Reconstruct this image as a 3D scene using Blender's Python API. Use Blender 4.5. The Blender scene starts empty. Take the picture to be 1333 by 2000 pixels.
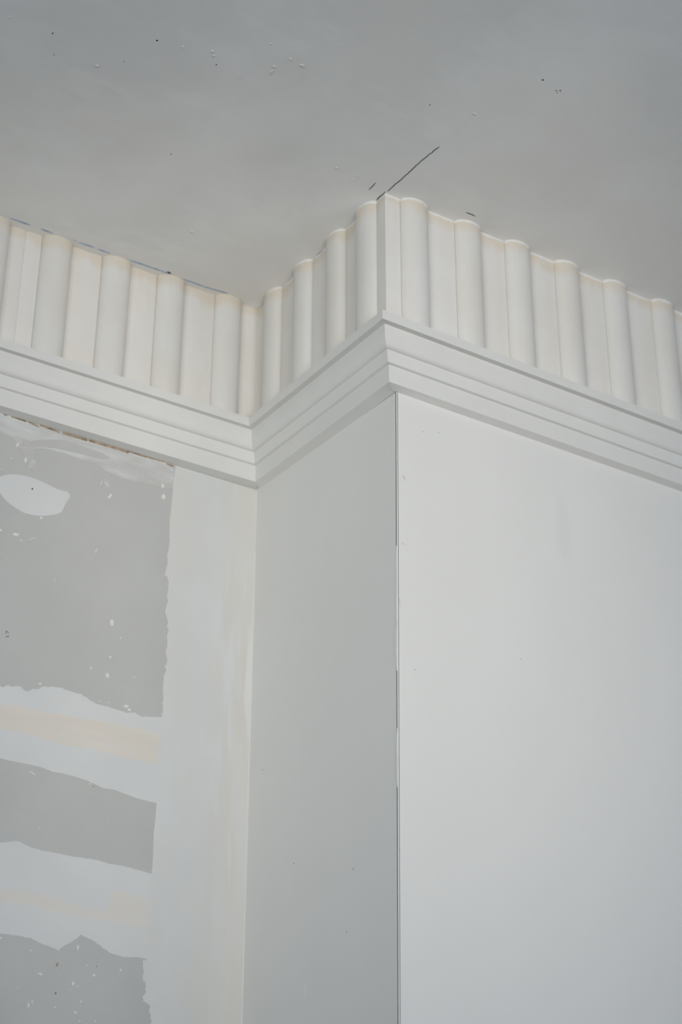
import bpy, bmesh, math, random
from mathutils import Matrix, Vector
random.seed(7)
S = bpy.context.scene
COL = S.collection

# ---------------------------------------------------------------- camera
CAM = Vector((-1.07692, -1.51081, 1.6))
RIGHT = Vector((0.83392436, -0.55186657, 0.00366645))
UP = Vector((-0.24768734, -0.36832638, 0.89609523))
FWD = Vector((0.49317455, 0.74818378, 0.4438467))
cd = bpy.data.cameras.new('camera')
cam = bpy.data.objects.new('camera', cd)
COL.objects.link(cam)
cam.matrix_world = Matrix(((RIGHT.x, UP.x, -FWD.x, CAM.x), (RIGHT.y, UP.y, -FWD.y, CAM.y),
                           (RIGHT.z, UP.z, -FWD.z, CAM.z), (0, 0, 0, 1)))
cd.sensor_fit = 'HORIZONTAL'
cd.sensor_width = 24.0
cd.lens = 3121.7 / 1333 * 24.0
cd.clip_start = 0.05
cd.dof.use_dof = True
cd.dof.focus_distance = 2.04
cd.dof.aperture_fstop = 5.0
S.camera = cam

# ---------------------------------------------------------------- world, added lights, exposure
W = bpy.data.worlds.new('world')
S.world = W
W.use_nodes = True
WN = W.node_tree.nodes['Background']
WN.inputs['Color'].default_value = (0.09, 0.46, 1.0, 1)
WN.inputs['Strength'].default_value = 1.2
S.view_settings.view_transform = 'Standard'
S.view_settings.look = 'None'
S.view_settings.gamma = 1.0
S.view_settings.use_curve_mapping = False
S.view_settings.exposure = 0.06


def window_light(name, loc, size, aim, power, color, spread=math.pi):
    """Unseen area light, added out of view to brighten the corner."""
    ld = bpy.data.lights.new(name, 'AREA')
    ld.shape = 'RECTANGLE'
    ld.size, ld.size_y = size
    ld.energy = power
    ld.color = color
    ld.spread = spread
    o = bpy.data.objects.new(name, ld)
    COL.objects.link(o)
    o.location = loc
    o.rotation_euler = Vector(aim).to_track_quat('-Z', 'Y').to_euler()
    return o


# name: light name, place, size, direction, watts, colour, spread
LIGHTS = {  # unseen fill lights, beams narrowed so brightness falls off around the corner
    'back_1': ('fill_light_a', (1.35, -3.06, 1.7), (1.2, 1.3), (-1.35, 3.06, 0.8), 1.44, (1.000, 0.813, 0.604), 0.78),
    'back_2': ('fill_light_b', (-0.9, -3.06, 1.7), (1.2, 1.3), (0.9, 3.06, 0.8), 3.78, (1.000, 0.952, 0.849), 0.78),
    'west': ('fill_light_c', (-2.66, -1.7, 1.7), (1.2, 1.3), (2.66, 1.8, 0.8), 2.92, (1.000, 0.957, 0.855), 0.78),
}
for _light in LIGHTS.values():
    window_light(*_light)

# outlines measured on the walls, in millimetres
D = {'corner_edge_left': [(-140.7, 2675.8), (-141.1, 2646.7), (-142.9, 2613.9), (-141.5, 2567.8), (-144.0, 2555.0), (-142.2, 2545.9), (-146.8, 2524.3), (-143.4, 2524.0), (-139.0, 2515.6), (-139.6, 2501.2), (-141.0, 2491.4), (-138.1, 2487.4), (-141.2, 2478.5), (-141.8, 2467.8), (-136.4, 2455.1), (-138.2, 2447.7), (-135.0, 2442.7), (-137.4, 2434.1), (-135.4, 2420.7), (-137.7, 2411.1), (-134.4, 2395.8), (-137.8, 2388.3), (-134.6, 2382.2), (-138.5, 2375.8), (-138.8, 2356.7), (-137.2, 2339.2), (-138.6, 2334.5), (-137.1, 2328.1), (-138.2, 2315.2), (-138.5, 2194.5), (-139.4, 2169.1), (-140.5, 2154.1), (-139.5, 2121.3), (-139.8, 2100.9), (-139.2, 1991.1), (-145.5, 1988.7), (-144.1, 1979.4), (-144.3, 1964.0), (-139.9, 1962.7), (-139.4, 1949.2), (-143.1, 1945.5), (-142.3, 1940.5), (-136.7, 1936.8), (-131.1, 1934.8), (-133.2, 1928.7), (-131.0, 1924.7), (-128.2, 1917.5), (-129.3, 1913.2), (-129.2, 1896.6), (-126.3, 1880.3)], 'j1_top': [(-480.1, 2299.7), (-426.7, 2303.9), (-372.1, 2311.3), (-369.2, 2310.6), (-362.0, 2315.3), (-355.2, 2313.5), (-349.7, 2316.5), (-343.9, 2315.8), (-338.1, 2311.7), (-332.0, 2312.5), (-326.7, 2317.4), (-319.0, 2318.4), (-313.6, 2323.3), (-296.1, 2326.0), (-288.3, 2326.6), (-272.2, 2324.1), (-258.1, 2323.1), (-247.6, 2318.4), (-235.2, 2314.1), (-223.0, 2314.0), (-204.5, 2312.4), (-189.9, 2310.7), (-178.7, 2313.5), (-169.1, 2309.5), (-138.3, 2314.9)], 'j1_bot': [(-470.7, 2224.6), (-417.0, 2219.8), (-362.2, 2216.6), (-339.6, 2215.5), (-318.8, 2215.5), (-303.4, 2214.5), (-289.7, 2211.4), (-280.1, 2211.8), (-260.5, 2210.9), (-242.7, 2208.4), (-228.6, 2205.2), (-217.4, 2202.1), (-202.5, 2202.7), (-186.2, 2199.8), (-165.7, 2196.3), (-138.5, 2194.7)], 'b1_top': [(-476.4, 2270.0), (-423.7, 2277.8), (-369.4, 2285.6), (-350.9, 2290.2), (-312.3, 2288.4), (-273.1, 2289.4), (-213.1, 2291.3), (-140.8, 2292.4)], 'b1_bot': [(-475.6, 2263.5), (-421.7, 2260.6), (-366.4, 2256.5), (-328.4, 2255.3), (-289.4, 2251.4), (-263.9, 2250.4), (-242.4, 2253.4), (-199.8, 2248.8), (-169.2, 2248.5), (-140.1, 2247.9)], 'j2_top': [(-457.2, 2117.3), (-404.6, 2112.7), (-351.0, 2110.2), (-340.3, 2112.7), (-333.2, 2114.9), (-325.9, 2115.7), (-318.1, 2112.4), (-306.7, 2110.1), (-291.6, 2108.4), (-268.9, 2108.2), (-253.6, 2107.2), (-230.5, 2107.4), (-218.9, 2107.3), (-203.1, 2105.1), (-187.4, 2105.1), (-169.5, 2104.0), (-140.2, 2100.8)], 'j2_bot': [(-443.5, 2008.5), (-392.1, 2003.8), (-339.6, 2000.8), (-318.0, 2000.5), (-299.8, 1999.5), (-286.5, 1994.7), (-271.6, 1991.9), (-262.5, 1989.0), (-251.7, 1997.5), (-237.5, 2006.7), (-234.1, 2011.3), (-229.2, 2009.3), (-218.6, 2007.1), (-202.7, 1998.7), (-190.8, 1993.2), (-171.3, 1990.5), (-152.0, 1992.6), (-139.2, 1991.1)], 'b2_top': [(-450.3, 2062.3), (-398.2, 2057.0), (-345.3, 2055.3), (-309.0, 2056.7), (-271.5, 2053.0), (-233.2, 2046.6), (-198.6, 2044.8), (-196.9, 2074.0), (-177.2, 2073.0), (-141.1, 2067.0)], 'b2_bot': [(-448.0, 2044.3), (-396.5, 2041.8), (-343.4, 2037.8), (-307.3, 2039.9), (-269.7, 2032.6), (-232.1, 2032.9), (-195.7, 2032.2), (-191.8, 2032.3), (-174.2, 2030.4), (-140.7, 2030.0)], 'oval': [(-407.3, 2599.5), (-403.2, 2608.1), (-385.9, 2616.3), (-367.9, 2619.0), (-347.3, 2618.0), (-328.3, 2613.7), (-313.5, 2611.1), (-303.2, 2612.7), (-298.5, 2607.1), (-303.8, 2595.9), (-307.9, 2583.0), (-312.4, 2575.0), (-336.2, 2565.0), (-360.3, 2561.8), (-374.7, 2565.5), (-391.6, 2573.4), (-399.3, 2580.7), (-405.5, 2588.4)], 'smear': [(-472.8, 2703.7), (-413.3, 2704.6), (-374.2, 2703.8), (-323.6, 2701.8), (-265.8, 2702.9), (-199.6, 2702.6), (-141.8, 2702.7), (-139.7, 2677.1), (-142.8, 2660.3), (-185.6, 2659.3), (-236.0, 2655.8), (-263.0, 2667.9), (-284.5, 2668.1), (-323.0, 2670.9), (-356.0, 2666.4), (-360.8, 2651.8), (-354.0, 2634.3), (-356.5, 2628.2), (-366.0, 2641.6), (-377.6, 2655.5), (-387.1, 2667.8), (-397.8, 2672.8), (-410.1, 2673.8), (-468.2, 2663.5)], 'smear_hole': [(-368.1, 2673.7), (-332.9, 2687.2), (-312.1, 2690.9), (-277.7, 2689.2), (-258.1, 2688.4), (-239.2, 2683.5), (-255.0, 2676.9), (-285.3, 2676.8), (-321.2, 2674.8), (-348.0, 2669.9), (-363.4, 2667.4)], 'brown': [[(-410.3, 2704.9), (-402.9, 2702.8)], [(-397.3, 2703.7), (-374.0, 2702.7)], [(-372.0, 2702.9), (-354.7, 2700.4)], [(-353.7, 2703.6), (-323.1, 2700.9)], [(-319.4, 2701.6), (-280.4, 2701.1)], [(-278.7, 2701.9), (-248.2, 2701.5)], [(-249.3, 2702.3), (-215.1, 2701.4)], [(-216.4, 2703.9), (-185.7, 2702.7)], [(-186.2, 2703.3), (-156.7, 2703.6)], [(-154.3, 2701.3), (-141.7, 2700.9)]], 'specks': [((-245.8, 2641.4), 8.100000000000001, 16.200000000000003, 35), ((-253.4, 2641.2), 2.16, 10.260000000000002, -20), ((-239.5, 2623.4), 4.86, 13.5, -28), ((-155.2, 2646.6), 9.18, 12.420000000000002, -15), ((-157.3, 2663.4), 6.48, 10.8, 0), ((-372.0, 2528.2), 13.5, 7.0200000000000005, 10), ((-348.5, 2527.8), 3.7800000000000002, 18.900000000000002, -50), ((-393.9, 2528.9), 5.94, 4.86, 0), ((-363.9, 2521.6), 4.32, 3.7800000000000002, 0), ((-338.4, 2562.5), 3.7800000000000002, 7.5600000000000005, -40), ((-383.5, 2662.4), 5.94, 10.260000000000002, -20), ((-360.0, 2639.1), 9.72, 27.0, -28), ((-253.6, 2534.5), 2.7, 9.72, -20), ((-369.2, 2642.8), 6.48, 10.8, 0), ((-390.3, 2639.1), 3.7800000000000002, 2.7, 0), ((-401.3, 2618.9), 2.7, 2.16, 0), ((-221.7, 2434.2), 8.100000000000001, 12.420000000000002, 0), ((-222.8, 2357.2), 8.64, 9.18, 0), ((-247.6, 2363.0), 4.86, 4.86, 0), ((-207.3, 2415.3), 2.16, 5.4, -10), ((-177.6, 2424.6), 1.62, 5.94, 0), ((-310.8, 2477.1), 2.16, 3.7800000000000002, -30), ((-220.7, 2384.1), 5.94, 4.86, 0), ((-317.7, 2325.9), 5.94, 4.86, 0), ((-192.6, 2319.6), 10.8, 5.94, 10), ((-187.2, 2315.8), 7.0200000000000005, 5.4, 0), ((-384.9, 2489.4), 1.62, 21.6, 60), ((-218.3, 2320.0), 4.32, 2.16, 0), ((-231.5, 2319.7), 3.7800000000000002, 2.7, 0), ((-182.6, 2363.8), 2.16, 4.86, 0), ((-236.0, 1995.8), 4.32, 9.18, 0), ((-283.1, 1958.6), 9.18, 3.7800000000000002, -10), ((-221.7, 1975.3), 2.7, 2.7, 0), ((-211.8, 1964.4), 5.94, 4.32, 20), ((-239.0, 1951.5), 4.86, 7.0200000000000005, 0), ((-233.0, 1948.8), 3.24, 2.7, 0), ((-242.4, 1943.9), 2.7, 2.16, 0), ((-233.1, 1917.6), 5.94, 3.7800000000000002, 15), ((-226.5, 1931.3), 3.24, 4.32, 0), ((-294.8, 1920.5), 4.32, 7.0200000000000005, 0), ((-290.4, 1925.3), 2.7, 5.4, 0), ((-259.7, 1921.3), 3.24, 2.7, 0), ((-175.6, 1974.1), 2.7, 5.4, -10), ((-298.4, 1985.1), 6.48, 2.7, -20), ((-338.1, 1995.5), 4.32, 3.7800000000000002, 0), ((-226.4, 1908.0), 2.7, 3.24, 0), ((-205.6, 1909.9), 2.7, 3.24, 0), ((-257.4, 1960.9), 2.16, 2.16, 0), ((-311.0, 1940.0), 2.16, 2.7, 0), ((-301.0, 2136.0), 2.16, 2.16, 0), ((-317.8, 2205.5), 16.200000000000003, 3.7800000000000002, -22), ((-236.5, 2205.0), 3.7800000000000002, 2.16, 0)], 'brownspecks': [((-261.9, 1972.1), 3.24, 7.0200000000000005, -10), ((-260.8, 1937.9), 2.7, 3.7800000000000002, 0), ((-230.9, 2202.3), 2.43, 2.97, 0), ((-208.5, 1975.5), 1.8900000000000001, 1.8900000000000001, 0), ((-140.7, 2675.2), 2.43, 2.43, 0)], 'hole': ((-355.6, 2601.6), 3.7800000000000002, 4.32, -20), 'ink': [[(-372.0, 2384.0), (-371.5, 2388.7)], [(-371.5, 2388.7), (-367.9, 2385.7)], [(-371.6, 2380.2), (-370.6, 2381.4)], [(-370.6, 2381.4), (-369.5, 2380.1)], [(-369.3, 2380.1), (-367.8, 2382.2)], [(-367.8, 2382.2), (-367.8, 2380.2)], [(-376.1, 2671.2), (-366.0, 2673.6)], [(-374.6, 2670.6), (-374.8, 2664.0)], [(-372.0, 2670.7), (-372.0, 2664.8)]], 'streaks': [[(-29.7, 2669.1), (-27.3, 2640.4)], [(-9.8, 2515.7), (-12.6, 2447.9)], [(-18.6, 2439.5), (-19.7, 2399.5)], [(-16.4, 2342.8), (-18.8, 2308.5)], [(-46.7, 2298.9), (-46.6, 2268.1)]], 'cornerspots': [(-50.4, 2544.8), (-90.9, 2488.4)], 'crack': [(-27.2, -33.2), (-26.9, -55.2), (-26.4, -85.0), (-26.8, -109.6), (-25.4, -131.3), (-23.8, -151.4)], 'crack2': [(-51.4, -22.1), (-51.7, -32.1), (-52.0, -41.3)], 'crack3': [(95.2, -54.0), (104.0, -54.6), (113.0, -53.8)], 'crackB': [[(-28.7, -8.8), (-29.7, -17.9), (-28.8, -25.4), (-29.7, -31.7)], [(-27.4, 150.1), (-27.7, 141.1), (-27.5, 131.7)], [(-27.4, 217.8), (-25.7, 208.7)]], 'chipA': [(-193.5, 304.7), (-185.6, 295.0)], 'blue': [[(-448.5, 305.7), (-417.0, 306.0)], [(-401.0, 306.1), (-381.4, 306.9)], [(-350.6, 305.3), (-344.6, 306.0)], [(-341.0, 306.7), (-314.7, 306.6)], [(-311.0, 307.4), (-289.4, 307.4)], [(-257.4, 307.3), (-222.5, 307.2), (-190.3, 307.5)], [(-166.8, 308.7), (-129.2, 309.4), (-90.3, 306.3)]], 'cdots': [((-552.4, -69.9), 1.5), ((-439.2, -127.3), 1.8), ((9.1, -328.2), 1.8), ((36.8, -321.8), 1.2), ((41.3, -324.6), 1.5), ((40.5, -319.5), 1.0), ((-322.0, 56.7), 1.3), ((-535.1, -36.2), 1.0), ((-456.9, -71.8), 1), ((-356.5, -129.1), 1.2), ((-84.7, -211.9), 1.2)], 'cspecks': [((-264.4, -185.6), 8, 4, -35), ((-283.3, -187.8), 4, 3, 0), ((-372.6, -147.2), 5, 3, 0), ((-367.4, -141.9), 4, 3, 0), ((-291.2, -155.2), 4, 8, -30), ((-293.3, -164.9), 4, 4, 0), ((-481.7, -47.3), 8, 2.5, 0), ((-116.1, -38.7), 3.5, 4, 0), ((-407.0, -135.0), 3, 2, 0), ((-318.0, -198.1), 3, 2, 0), ((-607.0, -68.1), 3, 2, 0), ((-319.7, -125.9), 2, 2, 0), ((-213.9, 195.4), 10, 2, -40), ((-24.5, -229.8), 8, 1.2, -35), ((-83.3, -30.3), 3, 2, 0), ((-78.6, -39.9), 2, 2, 0)], 'cmarks': [[(13.8, 2574.7), (16.4, 2577.3), (17.6, 2576.5), (20.8, 2570.4)], [(13.8, 2574.1), (17.3, 2574.2), (20.4, 2570.9)], [(12.2, 2476.1), (15.1, 2477.8), (17.1, 2476.3)], [(12.2, 2472.8), (14.2, 2474.4)], [(18.3, 2477.2), (20.5, 2476.1)], [(5.0, 2397.4), (8.8, 2398.7), (8.5, 2387.7)]], 'cdot': [(29.9, 2307.8), (77.0, 2660.2), (50.2, 2653.4), (202.9, 2359.4)], 'bscr': [[(33.0, 2025.6), (32.9, 2015.4)], [(201.0, 1953.5), (199.9, 1936.8)], [(156.3, 2028.6), (155.5, 2025.9)]], 'bdot': [(318.8, 2256.0), (232.5, 2108.4), (108.0, 2000.6), (94.2, 2073.5)], 'wavy': [(2471.8, 0), (2457.4, 1.0), (2443.2, 0.8), (2422.0, 0.6), (2387.2, 0.8), (2359.6, 1.6), (2349.4, 3), (2341.2, 4), (2333.8, 2), (2327.0, 3), (2321.6, 4), (2316.3, 2.6), (2310.9, 0.6), (2298.9, 0)], 'wavy2': [(2226.4, 0), (2207.1, 1.2), (2203.3, 2.2), (2194.4, 1.2), (2181.7, 1.4), (2162.8, 0.8), (2150.3, 0)]}
# ---------------------------------------------------------------- measured sizes (metres)
L = 0.3495                      # depth of the return between the two parallel walls (cornice face to face)
YA = 0.3559                     # face of the bare plasterboard wall
AX, AY = 0.018483, -0.007642    # the old ceiling is slightly out of level


def ceil_z(x, y):
    return 3.0 + AX * x + AY * y


X_MIN, X_MAX, Y_MIN = -2.7, 3.0, -3.1
PROF = [(0.0470, 2.7875), (0.0470, 2.7736), (0.0362, 2.7750), (0.0237, 2.7463),
        (0.0199, 2.7296), (0.0151, 2.7290), (0.0137, 2.7035), (0.0, 2.7013)]
DF, DB = 0.0290, 0.0282         # projection of the frieze face from the walls


# ---------------------------------------------------------------- materials
def nt(name):
    m = bpy.data.materials.new(name)
    m.use_nodes = True
    t = m.node_tree
    b = t.nodes['Principled BSDF']
    return m, t, b


def node(t, typ, **kw):
    n = t.nodes.new(typ)
    for k, v in kw.items():
        if k in n.inputs.keys():
            n.inputs[k].default_value = v
        else:
            setattr(n, k, v)
    return n


def coords(t, scale=(1, 1, 1), loc=(0, 0, 0)):
    tc = node(t, 'ShaderNodeTexCoord')
    mp = node(t, 'ShaderNodeMapping')
    mp.inputs['Scale'].default_value = scale
    mp.inputs['Location'].default_value = loc
    t.links.new(tc.outputs['Object'], mp.inputs['Vector'])
    return mp.outputs['Vector']


def noise(t, vec, scale, detail=4.0, rough=0.55):
    n = node(t, 'ShaderNodeTexNoise')
    n.inputs['Scale'].default_value = scale
    n.inputs['Detail'].default_value = detail
    n.inputs['Roughness'].default_value = rough
    t.links.new(vec, n.inputs['Vector'])
    return n.outputs['Fac']


def ramp(t, fac, p0, p1, c0=(0, 0, 0, 1), c1=(1, 1, 1, 1)):
    r = node(t, 'ShaderNodeValToRGB')
    r.color_ramp.elements[0].position = p0
    r.color_ramp.elements[1].position = p1
    r.color_ramp.elements[0].color = c0
    r.color_ramp.elements[1].color = c1
    t.links.new(fac, r.inputs['Fac'])
    return r.outputs['Color']


def mix(t, fac, a, b):
    m = node(t, 'ShaderNodeMix', data_type='RGBA')
    for s, v in ((0, fac), (6, a), (7, b)):
        if isinstance(v, (tuple, list)):
            m.inputs[s].default_value = v if len(v) == 4 else (*v, 1)
        elif isinstance(v, (int, float)):
            m.inputs[s].default_value = v
        else:
            t.links.new(v, m.inputs[s])
    return m.outputs[2]


def math_n(t, op, a, b=0.0, clamp=False):
    m = node(t, 'ShaderNodeMath', operation=op)
    m.use_clamp = clamp
    for i, v in enumerate((a, b)):
        if isinstance(v, (int, float)):
            m.inputs[i].default_value = v
        else:
            t.links.new(v, m.inputs[i])
    return m.outputs[0]


def bump(t, b, height, strength, dist):
    n = node(t, 'ShaderNodeBump')
    n.inputs['Strength'].default_value = strength
    n.inputs['Distance'].default_value = dist
    t.links.new(height, n.inputs['Height'])
    t.links.new(n.outputs['Normal'], b.inputs['Normal'])


def plain(name, col, rough=0.8, var=0.0, scale=8.0, stretch=(1, 1, 1), bump_s=0.0, bump_scale=400.0, spec=0.3):
    m, t, b = nt(name)
    b.inputs['Roughness'].default_value = rough
    b.inputs['Specular IOR Level'].default_value = spec
    v = coords(t, stretch)
    if var:
        f = noise(t, v, scale)
        lo = tuple(c * (1 - var) for c in col)
        hi = tuple(min(1, c * (1 + var)) for c in col)
        t.links.new(ramp(t, f, 0.3, 0.7, (*lo, 1), (*hi, 1)), b.inputs['Base Color'])
    else:
        b.inputs['Base Color'].default_value = (*col, 1)
    if bump_s:
        bump(t, b, noise(t, v, bump_scale, 3.0), bump_s, 0.001)
    return m


M = {}
M['paint'] = plain('white_wall_paint', (0.76, 0.76, 0.745), 0.62, 0.018, 5.0, (1, 1, 0.6), 0.05, 350)
M['cornice'] = plain('cornice_white', (0.725, 0.725, 0.708), 0.55, 0.015, 20.0, (1, 1, 1), 0.04, 300)
M['far_paint'] = plain('plain_room_paint', (0.74, 0.74, 0.72), 0.8, 0.02, 3.0)
M['floor'] = plain('screed_floor', (0.34, 0.325, 0.30), 0.85, 0.12, 4.0)
M['dark'] = plain('crack_dark', (0.035, 0.037, 0.037), 0.9)
M['grey_dark'] = plain('crack_grey', (0.13, 0.13, 0.128), 0.9, 0.3, 90.0)
M['pencil'] = plain('graphite_mark', (0.33, 0.33, 0.33), 0.9)
M['blue'] = plain('blue_chalk', (0.38, 0.47, 0.60), 0.9, 0.25, 120.0)
M['ink'] = plain('blue_ink', (0.06, 0.15, 0.24), 0.9)
M['brown'] = plain('torn_brown_paper', (0.33, 0.245, 0.17), 0.95, 0.55, 260.0, (0.4, 1, 1))
M['speck'] = plain('plaster_splash', (0.73, 0.725, 0.70), 0.8, 0.05, 60.0)
M['faint'] = plain('thin_plaster_film', (0.60, 0.60, 0.59), 0.85, 0.10, 80.0)
M['scratch'] = plain('scratch_white', (0.88, 0.88, 0.87), 0.8)
M['bead'] = plain('galvanised_bead', (0.72, 0.73, 0.73), 0.5, 0.06, 40.0)
M['bead_gap'] = plain('bare_bead_metal', (0.055, 0.078, 0.080), 0.8, 0.4, 14.0)
M['frame'] = plain('added_window_white', (0.8, 0.8, 0.8), 0.4)


def ceiling_material():
    m, t, b = nt('skim_plaster_ceiling')
    b.inputs['Roughness'].default_value = 0.75
    b.inputs['Specular IOR Level'].default_value = 0.25
    v = coords(t)
    big = noise(t, v, 4.2, 5.0, 0.55)
    c = mix(t, ramp(t, big, 0.38, 0.62), (0.765, 0.762, 0.746), (0.845, 0.845, 0.832))
    v2 = coords(t, (1.0, 2.4, 1), (3, 1, 0))
    sm = noise(t, v2, 7.5, 6.0, 0.6)
    c = mix(t, math_n(t, 'MULTIPLY', ramp(t, sm, 0.52, 0.64), 0.50), c, (0.85, 0.847, 0.83))
    v3 = coords(t, (1, 1, 1), (7, 5, 0))
    warm = noise(t, v3, 3.0, 3.0)
    c = mix(t, math_n(t, 'MULTIPLY', ramp(t, warm, 0.46, 0.64), 0.60), c, (0.800, 0.772, 0.728))
    fine = noise(t, v, 260.0, 3.0)
    c = mix(t, math_n(t, 'MULTIPLY', ramp(t, fine, 0.60, 0.78), 0.10), c, (0.70, 0.70, 0.69))
    t.links.new(c, b.inputs['Base Color'])
    h = math_n(t, 'ADD', math_n(t, 'MULTIPLY', noise(t, v, 28.0, 4.0), 1.0), math_n(t, 'MULTIPLY', fine, 0.12))
    bump(t, b, h, 0.10, 0.003)
    return m


def board_material():
    m, t, b = nt('grey_plasterboard_paper')
    b.inputs['Roughness'].default_value = 0.9
    b.inputs['Specular IOR Level'].default_value = 0.15
    v = coords(t)
    f = noise(t, v, 9.0, 4.0)
    c = mix(t, ramp(t, f, 0.3, 0.7), (0.494, 0.498, 0.490), (0.524, 0.528, 0.520))
    fib = noise(t, coords(t, (1, 1, 1.6)), 420.0, 2.0)
    c = mix(t, math_n(t, 'MULTIPLY', ramp(t, fib, 0.55, 0.75), 0.22), c, (0.40, 0.40, 0.39))
    sp = noise(t, v, 190.0, 2.0)
    c = mix(t, math_n(t, 'MULTIPLY', ramp(t, sp, 0.72, 0.78), 0.18), c, (0.66, 0.66, 0.64))
    t.links.new(c, b.inputs['Base Color'])
    bump(t, b, fib, 0.06, 0.0006)
    return m


def filler_material(name, streaks=False):
    """White joint filler; the vertex attribute 'tint' says how much of the beige tape shows through."""
    m, t, b = nt(name)
    b.inputs['Roughness'].default_value = 0.85
    b.inputs['Specular IOR Level'].default_value = 0.2
    v = coords(t)
    f = noise(t, v, 12.0, 5.0)
    c = mix(t, ramp(t, f, 0.3, 0.72), (0.645, 0.657, 0.660), (0.685, 0.695, 0.695))
    at = node(t, 'ShaderNodeAttribute', attribute_name='tint')
    edge = noise(t, coords(t, (0.35, 1, 1.8)), 60.0, 4.0, 0.6)
    tf = math_n(t, 'ADD', at.outputs['Fac'], math_n(t, 'MULTIPLY', math_n(t, 'SUBTRACT', edge, 0.5), 0.5))
    tf = ramp(t, tf, 0.30, 0.74)
    tone = noise(t, coords(t, (0.4, 1, 2.5)), 30.0, 4.0)
    beige = mix(t, ramp(t, tone, 0.3, 0.7), (0.695, 0.645, 0.580), (0.730, 0.682, 0.622))
    c = mix(t, math_n(t, 'MULTIPLY', tf, 0.85), c, beige)
    if streaks:
        sx = node(t, 'ShaderNodeSeparateXYZ')
        t.links.new(coords(t), sx.inputs[0])
        near = math_n(t, 'MULTIPLY', math_n(t, 'ADD', sx.outputs['X'], 0.085), 15.0, True)      # towards the inner corner
        st = noise(t, coords(t, (1, 1, 0.16)), 42.0, 4.0, 0.5)
        c = mix(t, math_n(t, 'MULTIPLY', math_n(t, 'MULTIPLY', ramp(t, st, 0.44, 0.56), near), 0.9), c, (0.645, 0.622, 0.585))
        st2 = noise(t, coords(t, (1, 1, 0.10), (4, 0, 2)), 46.0, 3.0, 0.5)
        c = mix(t, math_n(t, 'MULTIPLY', math_n(t, 'MULTIPLY', ramp(t, st2, 0.57, 0.62), near), 0.9), c, (0.705, 0.712, 0.700))
        wide = noise(t, coords(t, (1, 1, 0.35), (1, 3, 5)), 9.0, 4.0)
        c = mix(t, math_n(t, 'MULTIPLY', ramp(t, wide, 0.42, 0.60), 0.75), c, (0.668, 0.648, 0.618))
    t.links.new(c, b.inputs['Base Color'])
    bump(t, b, noise(t, coords(t, (0.4, 1, 2.0)), 50.0, 4.0), 0.04, 0.001)
    return m


def smear_material():
    """Thin streaky film of filler dragged along under the cornice."""
    m, t, b = nt('filler_smear')
    b.inputs['Roughness'].default_value = 0.85
    v = coords(t, (0.35, 1, 1.5))
    f = noise(t, v, 38.0, 6.0, 0.62)
    sx = node(t, 'ShaderNodeSeparateXYZ')
    t.links.new(coords(t), sx.inputs[0])
    up = math_n(t, 'MULTIPLY', math_n(t, 'SUBTRACT', sx.outputs['Z'], 2.668), 10.0)
    k = math_n(t, 'ADD', f, math_n(t, 'MULTIPLY', up, 0.45))
    c = mix(t, ramp(t, k, 0.46, 0.74), (0.525, 0.523, 0.512), (0.66, 0.672, 0.672))
    t.links.new(c, b.inputs['Base Color'])
    bump(t, b, f, 0.10, 0.001)
    return m


def frieze_material(name, lo, hi, warm):
    """Aged cast plaster: upright streaks, yellow stains under the ceiling, white filler in the ceiling joint."""
    m, t, b = nt(name)
    b.inputs['Roughness'].default_value = 0.72
    b.inputs['Specular IOR Level'].default_value = 0.25
    v = coords(t)
    base = mix(t, ramp(t, noise(t, v, 14.0, 4.0), 0.32, 0.68), lo, hi)
    st = noise(t, coords(t, (1, 1, 0.05)), 95.0, 4.0, 0.6)
    c = mix(t, math_n(t, 'MULTIPLY', ramp(t, st, 0.48, 0.70), 0.55), base, tuple(v * q for v, q in zip(hi, warm)))
    pat = noise(t, coords(t, (1, 1, 0.5), (2, 2, 2)), 16.0, 4.0)
    c = mix(t, math_n(t, 'MULTIPLY', ramp(t, pat, 0.46, 0.68), 0.50), c, tuple(v * q for v, q in zip(lo, warm)))
    # height below the ceiling
    sx = node(t, 'ShaderNodeSeparateXYZ')
    t.links.new(v, sx.inputs[0])
    zt = math_n(t, 'SUBTRACT', math_n(t, 'SUBTRACT', math_n(t, 'SUBTRACT', 3.0, sx.outputs['Z']), math_n(t, 'MULTIPLY', sx.outputs['X'], -AX)),
                math_n(t, 'MULTIPLY', sx.outputs['Y'], -AY))
    n2 = noise(t, coords(t, (1, 1, 0.25), (5, 1, 1)), 42.0, 4.0, 0.6)
    dep = math_n(t, 'MULTIPLY', n2, 0.050)                      # how far each yellow stain runs down
    k = math_n(t, 'MULTIPLY', math_n(t, 'SUBTRACT', dep, zt), 70.0, True)
    c = mix(t, math_n(t, 'MULTIPLY', k, 0.55), c, (0.690, 0.598, 0.470))
    n3 = noise(t, v, 120.0, 3.0)
    w = math_n(t, 'MULTIPLY', math_n(t, 'SUBTRACT', math_n(t, 'MULTIPLY', n3, 0.0095), zt), 900.0, True)
    w = math_n(t, 'MULTIPLY', w, math_n(t, 'MULTIPLY', math_n(t, 'SUBTRACT', 0.31, sx.outputs['Y']), 12.0, True))   # the left length was never filled
    c = mix(t, w, c, (0.80, 0.795, 0.78))                       # white filler pushed into the ceiling joint
    t.links.new(c, b.inputs['Base Color'])
    bump(t, b, noise(t, coords(t, (1, 1, 0.25)), 120.0, 4.0), 0.05, 0.001)
    return m


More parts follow.
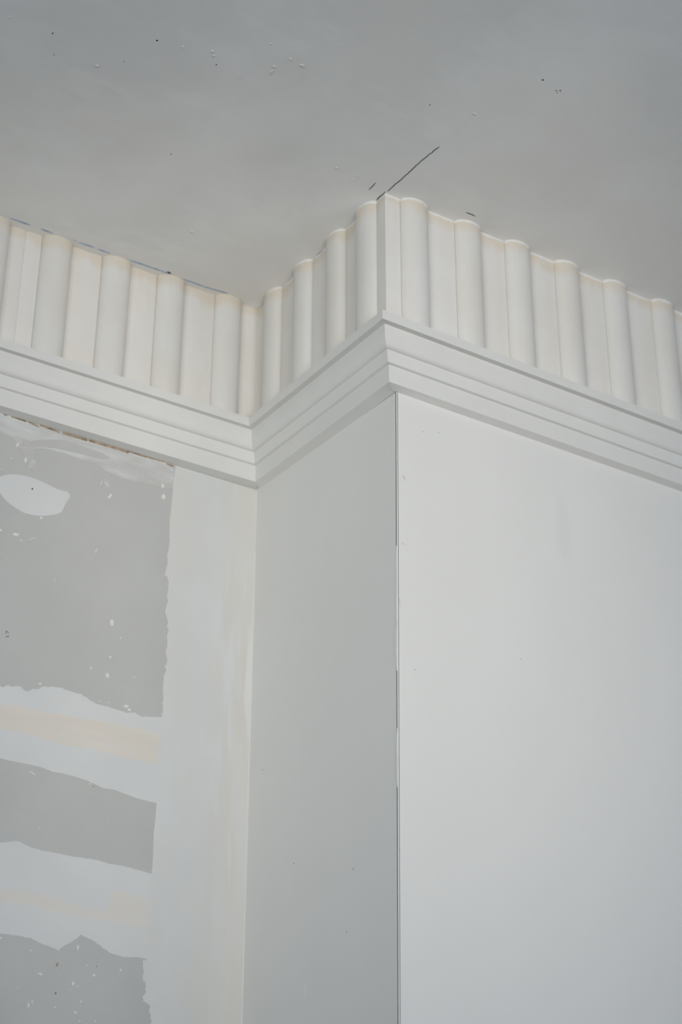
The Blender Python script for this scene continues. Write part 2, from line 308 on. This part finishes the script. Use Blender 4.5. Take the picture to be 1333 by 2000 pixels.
M['ceiling'] = ceiling_material()
M['board'] = board_material()
M['filler'] = filler_material('joint_filler')
M['corner_filler'] = filler_material('corner_filler', True)
M['smear'] = smear_material()
M['frieze'] = frieze_material('aged_plaster_panel', (0.745, 0.729, 0.703), (0.776, 0.766, 0.745), (0.985, 0.945, 0.895))
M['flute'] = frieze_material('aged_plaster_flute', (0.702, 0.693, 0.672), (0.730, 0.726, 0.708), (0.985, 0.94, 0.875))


def wall_right_material():
    """White paint with one faint grey rub mark."""
    m, t, b = nt('white_wall_paint_rubbed')
    b.inputs['Roughness'].default_value = 0.62
    b.inputs['Specular IOR Level'].default_value = 0.3
    v = coords(t)
    f = noise(t, coords(t, (1, 1, 0.6)), 5.0)
    c = mix(t, ramp(t, f, 0.3, 0.7), (0.752, 0.752, 0.738), (0.772, 0.772, 0.760))
    wob = noise(t, v, 18.0, 3.0)
    sx = node(t, 'ShaderNodeSeparateXYZ')
    t.links.new(v, sx.inputs[0])
    dx = math_n(t, 'DIVIDE', math_n(t, 'SUBTRACT', math_n(t, 'ADD', sx.outputs['X'], math_n(t, 'MULTIPLY', wob, 0.03)), 0.305), 0.016)
    dz = math_n(t, 'DIVIDE', math_n(t, 'SUBTRACT', sx.outputs['Z'], 2.575), 0.060)
    r2 = math_n(t, 'ADD', math_n(t, 'MULTIPLY', dx, dx), math_n(t, 'MULTIPLY', dz, dz))
    k = math_n(t, 'MULTIPLY', math_n(t, 'SUBTRACT', 1.0, r2, True), 0.22)
    c = mix(t, k, c, (0.60, 0.61, 0.61))
    t.links.new(c, b.inputs['Base Color'])
    bump(t, b, noise(t, v, 350.0, 3.0), 0.05, 0.001)
    return m


M['paint_right'] = wall_right_material()


# ---------------------------------------------------------------- mesh helpers
def link(name, me, mat, parent=None, label=None):
    o = bpy.data.objects.new(name, me)
    COL.objects.link(o)
    if mat is not None:
        me.materials.append(M[mat])
    if parent is not None:
        o.parent = parent
    if label:
        o['label'] = label
    return o


def mesh(name, verts, faces):
    me = bpy.data.meshes.new(name)
    me.from_pydata([tuple(v) for v in verts], [], faces)
    bm = bmesh.new()
    bm.from_mesh(me)
    bmesh.ops.recalc_face_normals(bm, faces=bm.faces)
    bm.to_mesh(me)
    bm.free()
    me.update()
    return me


def structure(o, label, category):
    o['kind'] = 'structure'
    o['label'] = label
    o['category'] = category
    return o


def box_mesh(name, a, b):
    (x0, y0, z0), (x1, y1, z1) = a, b
    v = [(x, y, z) for x in (x0, x1) for y in (y0, y1) for z in (z0, z1)]
    return mesh(name, v, [(0, 1, 3, 2), (4, 6, 7, 5), (0, 4, 5, 1), (2, 3, 7, 6), (0, 2, 6, 4), (1, 5, 7, 3)])


def prism(name, bottom, top):
    """Closed solid between two equal-length rings."""
    n = len(bottom)
    v = list(bottom) + list(top)
    f = [(i, (i + 1) % n, n + (i + 1) % n, n + i) for i in range(n)]
    f += [tuple(range(n))[::-1], tuple(range(n, 2 * n))]
    return mesh(name, v, f)


def smooth(me, angle=35):
    for p in me.polygons:
        p.use_smooth = True
    me.set_sharp_from_angle(angle=math.radians(angle))


def jag(pts, amp, step=1.2, rough=0.5):
    """Roughen a polyline given in millimetres."""
    out = []
    for i in range(len(pts) - 1):
        (x0, z0), (x1, z1) = pts[i], pts[i + 1]
        d = math.hypot(x1 - x0, z1 - z0)
        n = max(1, int(d / step))
        nx, nz = (-(z1 - z0) / d, (x1 - x0) / d) if d else (0, 0)
        for k in range(n):
            s = k / n
            a = random.gauss(0, amp) if 0 < k else 0
            out.append((x0 + (x1 - x0) * s + nx * a, z0 + (z1 - z0) * s + nz * a))
    out.append(pts[-1])
    return out


def chaikin(pts, n=2):
    for _ in range(n):
        out = []
        for p, q in zip(pts, pts[1:] + pts[:1]):
            out += [(p[0] * .75 + q[0] * .25, p[1] * .75 + q[1] * .25), (p[0] * .25 + q[0] * .75, p[1] * .25 + q[1] * .75)]
        pts = out
    return pts


def sheet_on_y(name, pts_mm, y, th, mat, parent, label=None):
    """A thin piece of stuff lying on a wall that faces -y; outline in wall millimetres (x, z)."""
    f = [(x / 1000, y - th, z / 1000) for x, z in pts_mm]
    k = [(x / 1000, y + 0.0002, z / 1000) for x, z in pts_mm]
    return link(name, prism(name, k, f), mat, parent, label)


def blob(cx, cz, w, h, ang, n=11, wob=0.22):
    a = math.radians(ang)
    ph = random.uniform(0, 6.28)
    out = []
    for i in range(n):
        t = 2 * math.pi * i / n
        r = 1 + random.uniform(-wob, wob)
        u, v = 0.5 * w * r * math.cos(t + ph), 0.5 * h * r * math.sin(t + ph)
        out.append((cx + u * math.cos(a) - v * math.sin(a), cz + u * math.sin(a) + v * math.cos(a)))
    return out


def stroke(pts, w, taper=True):
    """Outline of a thin line through pts (mm)."""
    left, right = [], []
    n = len(pts)
    for i, (x, z) in enumerate(pts):
        a, b = pts[max(0, i - 1)], pts[min(n - 1, i + 1)]
        d = math.hypot(b[0] - a[0], b[1] - a[1]) or 1
        nx, nz = -(b[1] - a[1]) / d, (b[0] - a[0]) / d
        hw = w / 2 * (0.35 if taper and i in (0, n - 1) else 1.0)
        left.append((x + nx * hw, z + nz * hw))
        right.append((x - nx * hw, z - nz * hw))
    return left + right[::-1]


def densify(pts, step):
    out = []
    for i in range(len(pts) - 1):
        a, b = pts[i], pts[i + 1]
        n = max(1, int(math.dist(a, b) / step))
        out += [tuple(a[j] + (b[j] - a[j]) * k / n for j in range(2)) for k in range(n)]
    return out + [pts[-1]]


# ---------------------------------------------------------------- the room shell
fl = link('floor', box_mesh('floor', (X_MIN, Y_MIN, -0.1), (X_MAX, YA, 0.0)), 'floor')
structure(fl, 'bare grey screed floor of the room below the photographed corner', 'floor')

cv = [(x, y, ceil_z(x, y) + dz) for dz in (0, 0.12) for x, y in ((X_MIN, Y_MIN), (X_MAX, Y_MIN), (X_MAX, YA + 0.1), (X_MIN, YA + 0.1))]
ceiling = link('ceiling', mesh('ceiling', cv, [(0, 1, 2, 3), (7, 6, 5, 4), (0, 4, 5, 1), (1, 5, 6, 2), (2, 6, 7, 3), (3, 7, 4, 0)]), 'ceiling')
structure(ceiling, 'grey skim-plastered ceiling with cloudy trowel marks and fine cracks above the fluted frieze', 'ceiling')


def xo(z, y=0.0):
    """Face of the return wall (it is a little out of plumb)."""
    o = 0.00741 + (z - 2.7017) * (0.00741 + 0.00119) / (2.7017 - 1.8801)
    i = 0.00110 + (z - 2.7032) * (0.00110 - 0.00260) / (2.7032 - 1.9248)
    return o + (i - o) * y / YA


ZT = 2.98
# wall_left: bare plasterboard
wall_left = link('wall_left', box_mesh('wall_left', (X_MIN, YA, 0), (0.10, YA + 0.1, ZT)), 'board')
structure(wall_left, 'wall of bare grey plasterboard with white filler bands, on the left of the recess', 'wall')
# wall_center: the short return
y0 = 0.0020
ys = [y0 + (YA - y0) * k / 16 for k in range(17)]
ring = lambda z: [(xo(z, y), y, z) for y in ys] + [(xo(z, YA) + 0.09, YA, z), (xo(z, y0) + 0.09, y0, z)]
wc = prism('wall_center', ring(0.0), ring(ZT))
smooth(wc, 20)
wall_center = link('wall_center', wc, 'paint')
structure(wall_center, 'short shaded white return wall between the plasterboard wall and the bright right wall', 'wall')
# wall_right: the bright wall
cr = lambda z: [(xo(z) + 0.0028, 0, z), (X_MAX, 0, z), (X_MAX, 0.1, z), (xo(z) + 0.11, 0.1, z), (xo(z) + 0.11, 0.0045, z), (xo(z) + 0.0028, 0.0045, z)]
wall_right = link('wall_right', prism('wall_right', cr(0.0), cr(ZT)), 'paint_right')
structure(wall_right, 'broad bright white painted wall right of the outer corner, below the cornice', 'wall')


def wall_with_openings(name, axis, at, th, lo, hi, holes, label):
    """Wall with holes for added lights side by side, joined into one mesh; each hole is (u0, u1, z0, z1)."""
    bm = bmesh.new()
    blocks, u = [], lo
    for u0, u1, z0, z1 in sorted(holes):
        blocks += [(u, u0, 0, 2.93), (u0, u1, 0, z0), (u0, u1, z1, 2.93)]
        u = u1
    blocks.append((u, hi, 0, 2.93))
    for a0, a1, b0, b1 in blocks:
        me = box_mesh('t', (at, a0, b0), (at + th, a1, b1)) if axis == 'x' else box_mesh('t', (a0, at, b0), (a1, at + th, b1))
        bm.from_mesh(me)
        bpy.data.meshes.remove(me)
    me = bpy.data.meshes.new(name)
    bm.to_mesh(me)
    bm.free()
    return structure(link(name, me, 'far_paint'), label, 'wall')


def added_window(name, axis, at, w, label):  # unseen window, made up to house an added light
    u0, u1, z0, z1 = w
    root = bpy.data.objects.new(name, None)
    COL.objects.link(root)
    structure(root, label, 'added window')
    um = (u0 + u1) / 2
    d = 0.05
    for n, (a0, a1, b0, b1) in (('frame_stile', (u0, u0 + .05, z0, z1)), ('frame_stile', (u1 - .05, u1, z0, z1)), ('frame_rail', (u0 + .05, u1 - .05, z0, z0 + .05)),
                                ('frame_rail', (u0 + .05, u1 - .05, z1 - .05, z1)), ('mullion', (um - .02, um + .02, z0 + .05, z1 - .05))):
        me = box_mesh(n, (at, a0, b0), (at + d, a1, b1)) if axis == 'x' else box_mesh(n, (a0, at, b0), (a1, at + d, b1))
        link(n, me, 'frame', root)
    return root


HOLES = {}  # openings cut to fit the added lights
for key, (_, loc, size, _, _, _, _) in LIGHTS.items():
    u = loc[0] if key.startswith('back') else loc[1]
    HOLES[key] = (u - size[0] / 2, u + size[0] / 2, loc[2] - size[1] / 2, loc[2] + size[1] / 2)
wall_with_openings('wall_back', 'y', Y_MIN - 0.1, 0.1, X_MIN, X_MAX, [HOLES['back_1'], HOLES['back_2']], 'plain white wall with two added window openings behind the camera')
wall_with_openings('wall_west', 'x', X_MIN - 0.1, 0.1, Y_MIN, YA, [HOLES['west']], 'plain white wall with one added window opening at the left end of the room')
wall_with_openings('wall_east', 'x', X_MAX, 0.1, Y_MIN, YA, [], 'plain windowless wall at the far right end of the room')
added_window('added_window_1', 'y', Y_MIN - 0.09, HOLES['back_1'], 'added white window frame around a fill light behind the camera, right one of two')
added_window('added_window_2', 'y', Y_MIN - 0.09, HOLES['back_2'], 'added white window frame around a fill light behind the camera, left one of two')
added_window('added_window_3', 'x', X_MIN - 0.09, HOLES['west'], 'added white window frame around a fill light in the left end wall')

# ---------------------------------------------------------------- cornice moulding, one length per wall, mitred at both corners
PIECES = [('top_fillet', [(0.0470, 2.7875), (0.0470, 2.7741), (0.0465, 2.7736), (0.0362, 2.7750)]),
          ('ovolo', [(0.0362, 2.7750)] + [(0.0237 + 0.0125 * math.cos(a) ** 0.75, 2.7750 - 0.0287 * math.sin(a)) for a in [math.radians(q) for q in (12, 24, 36, 48, 58, 67, 75, 81, 86, 89.9)]]),
          ('upper_band', [(0.0237, 2.7463), (0.0201, 2.7300), (0.0197, 2.7296), (0.0151, 2.7290)]),
          ('lower_band', [(0.0151, 2.7290), (0.0139, 2.7039), (0.0134, 2.7035), (-0.0010, 2.7012)])]
WALLS = ('left', 'return', 'right')


def cornice_points(wall, end, d, z):
    """Point of the profile at one end of a length; mitres on the 45 degree lines."""
    if wall == 'left':
        dd = d if d > 0 else -(YA - L) + 0.0002
        return (X_MIN + 0.001, L - dd, z) if end == 0 else (-d if d > 0 else 0.004, L - dd, z)
    if wall == 'return':
        dd = d if d > 0 else -0.0060
        return (-dd, L - d if d > 0 else YA - 0.0002, z) if end == 0 else (-dd, -d, z)
    return (-d, -min(d, d) if d > 0 else -0.0002, z) if end == 0 else (X_MAX - 0.001, -d if d > 0 else -0.0002, z)


TRIM_LABEL = {'left': 'white stepped cornice moulding along the grey plasterboard wall',
              'return': 'shaded white cornice moulding on the short return wall between both mitres',
              'right': 'bright white stepped cornice moulding along the right wall'}
for i, wl in enumerate(WALLS):
    root = bpy.data.objects.new('trim_%d' % (i + 1), None)
    COL.objects.link(root)
    structure(root, TRIM_LABEL[wl], 'cornice')
    for nm, pr in PIECES:
        top_z, bot_z = pr[0][1], pr[-1][1]
        prof = list(pr) + ([(-0.001, bot_z)] if pr[-1][0] > 0 else []) + [(-0.001, top_z)]
        if nm == 'lower_band' and wl == 'left':
            prof = [(d, 2.7034 if z < 2.7033 else z) for d, z in prof]
        a = [cornice_points(wl, 0, d, z) for d, z in prof]
        b = [cornice_points(wl, 1, d, z) for d, z in prof]
        me = prism(nm, a, b)
        if nm == 'ovolo':
            smooth(me, 30)
        link(nm, me, 'cornice', root)

# ---------------------------------------------------------------- fluted frieze
Z0 = 2.7875
FW, FB, BACK = 0.0466, 0.0132, 0.0014


def place(wall, s, d):
    if wall == 'left':
        return (s, L - d)
    if wall == 'return':
        return (-d, s)
    return (s, -d)


def upright(name, wall, outline, parent, z0=Z0, sm=0, mat='frieze'):
    pts = [place(wall, s, d) for s, d in outline]
    me = prism(name, [(x, y, z0) for x, y in pts], [(x, y, ceil_z(x, y) - 0.0002) for x, y in pts])
    if sm:
        smooth(me, sm)
    return link(name, me, mat, parent)


def flute_outline(s0, face, w=FW):
    a = w / 2
    base = face - BACK
    out = []
    n = 14
    for k in range(n + 1):
        t = math.pi * k / n
        u = math.cos(t)
        out.append((s0 + a - a * u, base + (FB + BACK) * (math.sin(t) ** 0.95 if 0 < k < n else 0)))
    return out


def panel_outline(s0, s1, face, r0=0.0012, r1=0.0012):
    base = face - BACK
    out = [(s0, base)]
    for r, sx, c in ((r0, -1, s0 + r0), (r1, 1, s1 - r1)):
        if r <= 0:
            out.append((s0 if sx < 0 else s1, face))
            continue
        angs = (0, 30, 60, 90) if sx < 0 else (90, 60, 30, 0)
        for q in angs:
            a = math.radians(q)
            out.append((c + sx * r * math.cos(a), face - r + r * math.sin(a)))
    out.append((s1, base))
    return out


FRIEZE_LABEL = {'left': 'cream fluted plaster frieze along the top of the plasterboard wall',
                'return': 'shaded fluted plaster frieze on the short return between both corners',
                'right': 'bright cream fluted plaster frieze along the top of the right wall'}
GAP = 0.0003
for i, wl in enumerate(WALLS):
    face = DB if wl == 'return' else DF
    if wl == 'left':
        starts = [-0.488 - 0.0955 * k for k in range(22, 0, -1)] + [-0.4880, -0.3915, -0.2957, -0.2042, -0.1041]
        lo, hi = X_MIN + 0.001, -DB
        back = [(lo, -(YA - L) + 0.0002), (hi + BACK, -(YA - L) + 0.0002), (hi + BACK, face - BACK), (lo, face - BACK)]
    elif wl == 'return':
        starts = [-0.0073 - 0.0 + 0.0, 0.0705, 0.1600, 0.2464]
        lo, hi = -DF, L - DF
        back = [(-DF + BACK, -0.0002), (YA - 0.0004, -0.0002), (YA - 0.0004, face - BACK), (-DF + BACK, face - BACK)]
    else:
        starts = [-0.0018, 0.0939, 0.1859, 0.2816, 0.3781, 0.4780] + [0.5735 + 0.0965 * k for k in range(25)]
        lo, hi = -DB, X_MAX - 0.001
        back = [(-DB + BACK, 0.0002), (hi, 0.0002), (hi, face - BACK), (-DB + BACK, face - BACK)]
    root = bpy.data.objects.new('trim_%d' % (i + 4), None)
    COL.objects.link(root)
    structure(root, FRIEZE_LABEL[wl], 'frieze')
    upright('backboard', wl, back, root)
    edges = [lo] + [v for s in starts for v in (s, s + FW)] + [hi]
    for s in starts:
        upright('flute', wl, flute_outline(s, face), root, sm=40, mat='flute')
    for k in range(0, len(edges), 2):
        s0, s1 = edges[k], edges[k + 1]
        if s1 - s0 < 0.006:
            continue
        first, last = k == 0, k == len(edges) - 2
        if wl == 'left' and abs(s0 - (-0.488 + FW)) < 1e-4:
            sm_ = -0.4170                                       # butt joint between two cast lengths
            upright('panel', wl, panel_outline(s0 + GAP, sm_ - 0.0003, face - 0.0006), root, sm=40)
            upright('panel', wl, panel_outline(sm_ + 0.0003, s1 - GAP, face), root, sm=40)
            continue
        r0 = 0.0 if (first and wl != 'left') or (last and wl == 'right') else 0.0012
        r1 = 0.0 if last else 0.0012
        a = s0 + (0 if first else GAP)
        b = s1 - (0 if last else GAP)
        if wl == 'return' and first:
            a = s0 + BACK                                       # the right-hand strip laps over the end of this one
        upright('panel', wl, panel_outline(a, b, face, 0.0 if first else r0, r1), root, sm=40)

# ---------------------------------------------------------------- angle bead on the outer corner
bead = bpy.data.objects.new('trim_7', None)
COL.objects.link(bead)
structure(bead, 'thin metal angle bead down the outer wall corner, edged by dark gaps', 'corner bead')
ZB = 2.7008


def strip(name, ringf, mat, parent, label=None):
    return link(name, prism(name, ringf(0.0), ringf(ZB)), mat, parent, label)


strip('nose', lambda z: [(xo(z) + 0.0002, 0.0006, z), (xo(z) + 0.0004, -0.0002, z), (xo(z) + 0.0011, -0.0006, z), (xo(z) + 0.0017, -0.0004, z),
                         (xo(z) + 0.0017, 0.0013, z), (xo(z) + 0.0011, 0.0013, z)], 'bead', bead)
strip('flange', lambda z: [(xo(z) + dx, dy, z) for dx, dy in ((0.0001, 0.0013), (0.0022, 0.0013), (0.0022, 0.0003), (0.0028, 0.0003), (0.0028, 0.0020), (0.0001, 0.0020))],
      'bead_gap', bead, 'dark bare flange showing in the gaps beside the bead')

# ---------------------------------------------------------------- what is stuck on the plasterboard wall
TH = 0.0007
edge = jag(D['corner_edge_left'][:29], 0.35, 1.6)
i1, i2 = 29, 34
corner_left = edge + D['corner_edge_left'][i1:i2] + jag(D['corner_edge_left'][i2:], 0.5, 1.6)
corner = corner_left + [(corner_left[-1][0] - 2, 900.0), (xo(0.9, YA) * 1000, 900.0), (xo(2.7, YA) * 1000, 2701.0), (-138.0, 2703.0)]


def attr_sheet(name, rows, y, th, mat, parent, label=None):
    """Grid sheet: rows = list of (list of (x, z) mm, tint value)."""
    n = len(rows[0][0])
    verts, tint, faces = [], [], []
    for pts, tv in rows:
        for k, (x, z) in enumerate(pts):
            verts.append((x / 1000, y - th, z / 1000))
            tint.append(tv[k] if isinstance(tv, (list, tuple)) else tv)
    for r in range(len(rows) - 1):
        for k in range(n - 1):
            a = r * n + k
            faces.append((a, a + 1, a + n + 1, a + n))
    top = list(range(n))
    bot = [(len(rows) - 1) * n + k for k in range(n)]
    rim = top + [r * n + n - 1 for r in range(1, len(rows) - 1)] + bot[::-1] + [r * n for r in range(len(rows) - 2, 0, -1)]
    base = len(verts)
    for q in rim:
        verts.append((verts[q][0], y + 0.0002, verts[q][2]))
        tint.append(0.0)
    m_ = len(rim)
    for q in range(m_):
        faces.append((rim[q], rim[(q + 1) % m_], base + (q + 1) % m_, base + q))
    me = bpy.data.meshes.new(name)
    me.from_pydata(verts, [], faces)
    at = me.attributes.new('tint', 'FLOAT', 'POINT')
    for q, v in enumerate(tint):
        at.data[q].value = v
    bm = bmesh.new()
    bm.from_mesh(me)
    bmesh.ops.recalc_face_normals(bm, faces=bm.faces)
    bm.to_mesh(me)
    bm.free()
    return link(name, me, mat, parent, label)


def sample(poly, xs):
    out = []
    for x in xs:
        z = poly[-1][1]
        for (x0, z0), (x1, z1) in zip(poly, poly[1:]):
            if x0 <= x <= x1 and x1 > x0:
                z = z0 + (z1 - z0) * (x - x0) / (x1 - x0)
                break
            if x < x0:
                z = z0
                break
        out.append(z)
    return out


def joint_band(tag, rt, rb):
    jt, jb = D['j%s_top' % tag], D['j%s_bot' % tag]
    x0, x1 = jt[0][0], max(jt[-1][0], jb[-1][0]) + 6
    xs = [x0 + (x1 - x0) * k / 420 for k in range(421)]
    mono = lambda p: [p[0]] + [q for i_, q in enumerate(p[1:]) if q[0] > max(w[0] for w in p[:i_ + 1])]
    top, bot = sample(mono(jt), xs), sample(mono(jb), xs)
    top = [z + random.gauss(0, rt) for z in top]
    bot = [z + random.gauss(0, rb) for z in bot]
    b0, b1 = sample(mono(D['b%s_top' % tag]), xs), sample(mono(D['b%s_bot' % tag]), xs)
    xe = D['b%s_top' % tag][-1][0]
    full = 1.0 if tag == '1' else 0.62
    on = [full * max(0.0, min(1.0, (xe - x) / 2.5 + 0.5)) for x in xs]
    row = lambda zs: [(x, z) for x, z in zip(xs, zs)]
    mid = [(p + q) / 2 for p, q in zip(b0, b1)]
    return [(row(top), 0.0), (row([z + 3.5 for z in b0]), 0.0), (row([z - 2.5 for z in b0]), on), (row(mid), on),
            (row([z + 2.5 for z in b1]), on), (row([z - 3.5 for z in b1]), 0.0), (row(bot), 0.0)]


sheet_on_y('corner_filler', corner, YA, TH, 'corner_filler', wall_left, 'wide upright band of white filler with a jagged left edge, beside the inner corner')
attr_sheet('joint_filler', joint_band('1', 0.5, 0.22), YA, TH - 0.0001, 'filler', wall_left, 'upper slanting white filler band with a broad beige stripe')
attr_sheet('joint_filler', joint_band('2', 0.35, 0.40), YA, TH - 0.0001, 'filler', wall_left, 'lower white filler band with a faint narrow beige stripe')
sheet_on_y('filler_patch', [(x + random.gauss(0, 0.14), z + random.gauss(0, 0.14)) for x, z in chaikin(D['oval'])], YA, TH, 'filler', wall_left, 'oval dab of white filler over a screw')
sm_pts = D['smear']
sheet_on_y('filler_smear', chaikin(sm_pts, 1), YA, 0.0004, 'smear', wall_left, 'thin streaky smear of filler under the cornice')
sheet_on_y('bare_paper', chaikin(D['smear_hole']), YA, 0.00055, 'board', wall_left, 'strip of grey board left bare inside the smear')
for (x0, z0), (x1, z1) in D['brown']:
    n = max(4, int(abs(x1 - x0) / 1.5))
    up, dn = [], []
    for k in range(n + 1):
        s = k / n
        x, z = x0 + (x1 - x0) * s, z0 + (z1 - z0) * s
        z -= 0.6
        h = random.uniform(0.7, 1.6) * (1.0 if 0 < k < n else 0.3) * (1.35 if x0 > -340 and x1 < -160 else 0.9)
        up.append((x, z + h + random.uniform(0, 0.5)))
        dn.append((x, z - h * 0.7))
    sheet_on_y('torn_paper_edge', up + dn[::-1], YA, 0.0011, 'brown', wall_left, 'ragged brown torn paper under the cornice')
ridge = [(xo(z, YA) * 1000 - 1.2 - random.uniform(0, 0.6), z * 1000) for z in [0.9 + 0.02 * k for k in range(86)]]
sheet_on_y('corner_ridge', ridge + [(xo(2.6, YA) * 1000 + 0.2, 2600.0), (xo(0.9, YA) * 1000 + 0.2, 900.0)], YA, 0.0011, 'cornice', wall_left, 'thin bright ridge of filler in the inner corner')
PX = 0.70                                                        # one photograph pixel on this wall, in millimetres
for (x, z), w, h, a in D['specks']:
    big = max(w, h) > 14
    sheet_on_y('filler_splash', blob(x, z, max(w, 1.3) * PX, max(h, 1.3) * PX, a), YA, 0.0006, 'faint' if big or min(w, h) < 1.8 else 'speck', wall_left)
for (x, z), w, h, a in D['brownspecks']:
    sheet_on_y('brown_fleck', blob(x, z, w * PX, h * PX, a), YA, 0.0006, 'brown', wall_left)
(x, z), w, h, a = D['hole']
sheet_on_y('screw_hole', blob(x, z, 2.2, 2.6, a, 9, 0.4), YA, TH + 0.0002, 'dark', wall_left, 'small dark hole in the oval dab')
for k, q in enumerate(D['ink']):
    sheet_on_y('ink_mark', stroke(q, 0.75), YA, 0.00065, 'ink' if k < 6 else 'blue', wall_left, 'tiny blue marker stroke')

# marks on the bright right wall
for q in D['cmarks']:
    sheet_on_y('pencil_mark', stroke(q, 0.35), 0.0, 0.0002, 'pencil', wall_right)
for x, z in D['cdot']:
    sheet_on_y('paint_nib', blob(x, z, 1.1, 1.5, 0), 0.0, 0.0004, 'pencil', wall_right)


def sheet_on_return(name, pts_mm, th, mat, parent, label=None):
    f = [(xo(z / 1000, y / 1000) - th, y / 1000, z / 1000) for y, z in pts_mm]
    k = [(xo(z / 1000, y / 1000) + 0.0002, y / 1000, z / 1000) for y, z in pts_mm]
    return link(name, prism(name, k, f), mat, parent, label)


for q in D['bscr']:
    sheet_on_return('scratch', stroke(q, 0.9), 0.0002, 'scratch', wall_center, 'fine white upright scratch')
for y, z in D['bdot']:
    sheet_on_return('paint_nib', blob(y, z, 1.6, 2.0, 0), 0.0005, 'pencil', wall_center)
for key in ('wavy', 'wavy2'):
    w = D[key]
    dense = []
    for (z0_, a0), (z1_, a1) in zip(w, w[1:]):
        for k in range(6):
            s = k / 6
            dense.append((z0_ + (z1_ - z0_) * s, max(0.0, a0 + (a1 - a0) * (3 * s * s - 2 * s ** 3))))
    n = len(dense) - 1
    outl = [((1.35 + a * 1.2) * min(1.0, 4.5 * k / n + 0.05, 4.5 * (n - k) / n + 0.05) + 0.15, z) for k, (z, a) in enumerate(dense)]
    pts = outl + [(-0.2, outl[-1][1]), (-0.2, outl[0][1])]
    sheet_on_return('filler_ooze', pts, 0.0008, 'bead', wall_center, 'wavy lip of filler squeezed from the corner')

# ---------------------------------------------------------------- marks on the ceiling
def sheet_on_ceiling(name, pts_mm, th, mat, label=None):
    lo_ = [(x / 1000, y / 1000, ceil_z(x / 1000, y / 1000) - th) for x, y in pts_mm]
    hi_ = [(x / 1000, y / 1000, ceil_z(x / 1000, y / 1000) + 0.0002) for x, y in pts_mm]
    return link(name, prism(name, lo_, hi_), mat, ceiling, label)


def crack(pts, w, mat='grey_dark', label=None, wob=0.25):
    d = densify(pts, 4.0)
    d = [d[0]] + [(x + random.gauss(0, wob), y + random.gauss(0, wob)) for x, y in d[1:-1]] + [d[-1]]
    sheet_on_ceiling('crack', stroke(d, w), 0.0003, mat, label)


crack(D['crack'], 1.5, 'grey_dark', 'long straight diagonal crack from the outer corner')
crack(D['crack2'], 1.4, 'grey_dark', 'short dark crack left of the corner')
crack(D['crack3'], 1.8, 'grey_dark', 'short dark dash above the right frieze')
for q in D['crackB']:
    crack(q, 2.0, 'grey_dark', 'dark open joint where frieze meets ceiling')
cx_, cy_ = D['chipA'][0]
sheet_on_ceiling('chip', blob(cx_ + 1, cy_, 7.0, 3.4, 20, 9, 0.4), 0.0006, 'dark', 'small dark chip at the chalk line')
for q in D['blue']:
    sheet_on_ceiling('chalk_line', stroke(densify(q, 6.0) if len(q) > 1 else q, 3.4), 0.0002, 'blue', 'pale blue chalk line dash along the frieze')
for (x, y), s in D['cdots']:
    sheet_on_ceiling('pinhole', blob(x, y, 1.3 * s, 1.3 * s, 0, 8), 0.0003, 'dark')
for (x, y), w, h, a in D['cspecks']:
    sheet_on_ceiling('plaster_nib', blob(x, y, w * 0.75, h * 0.95, -a - 30), 0.0011, 'speck')
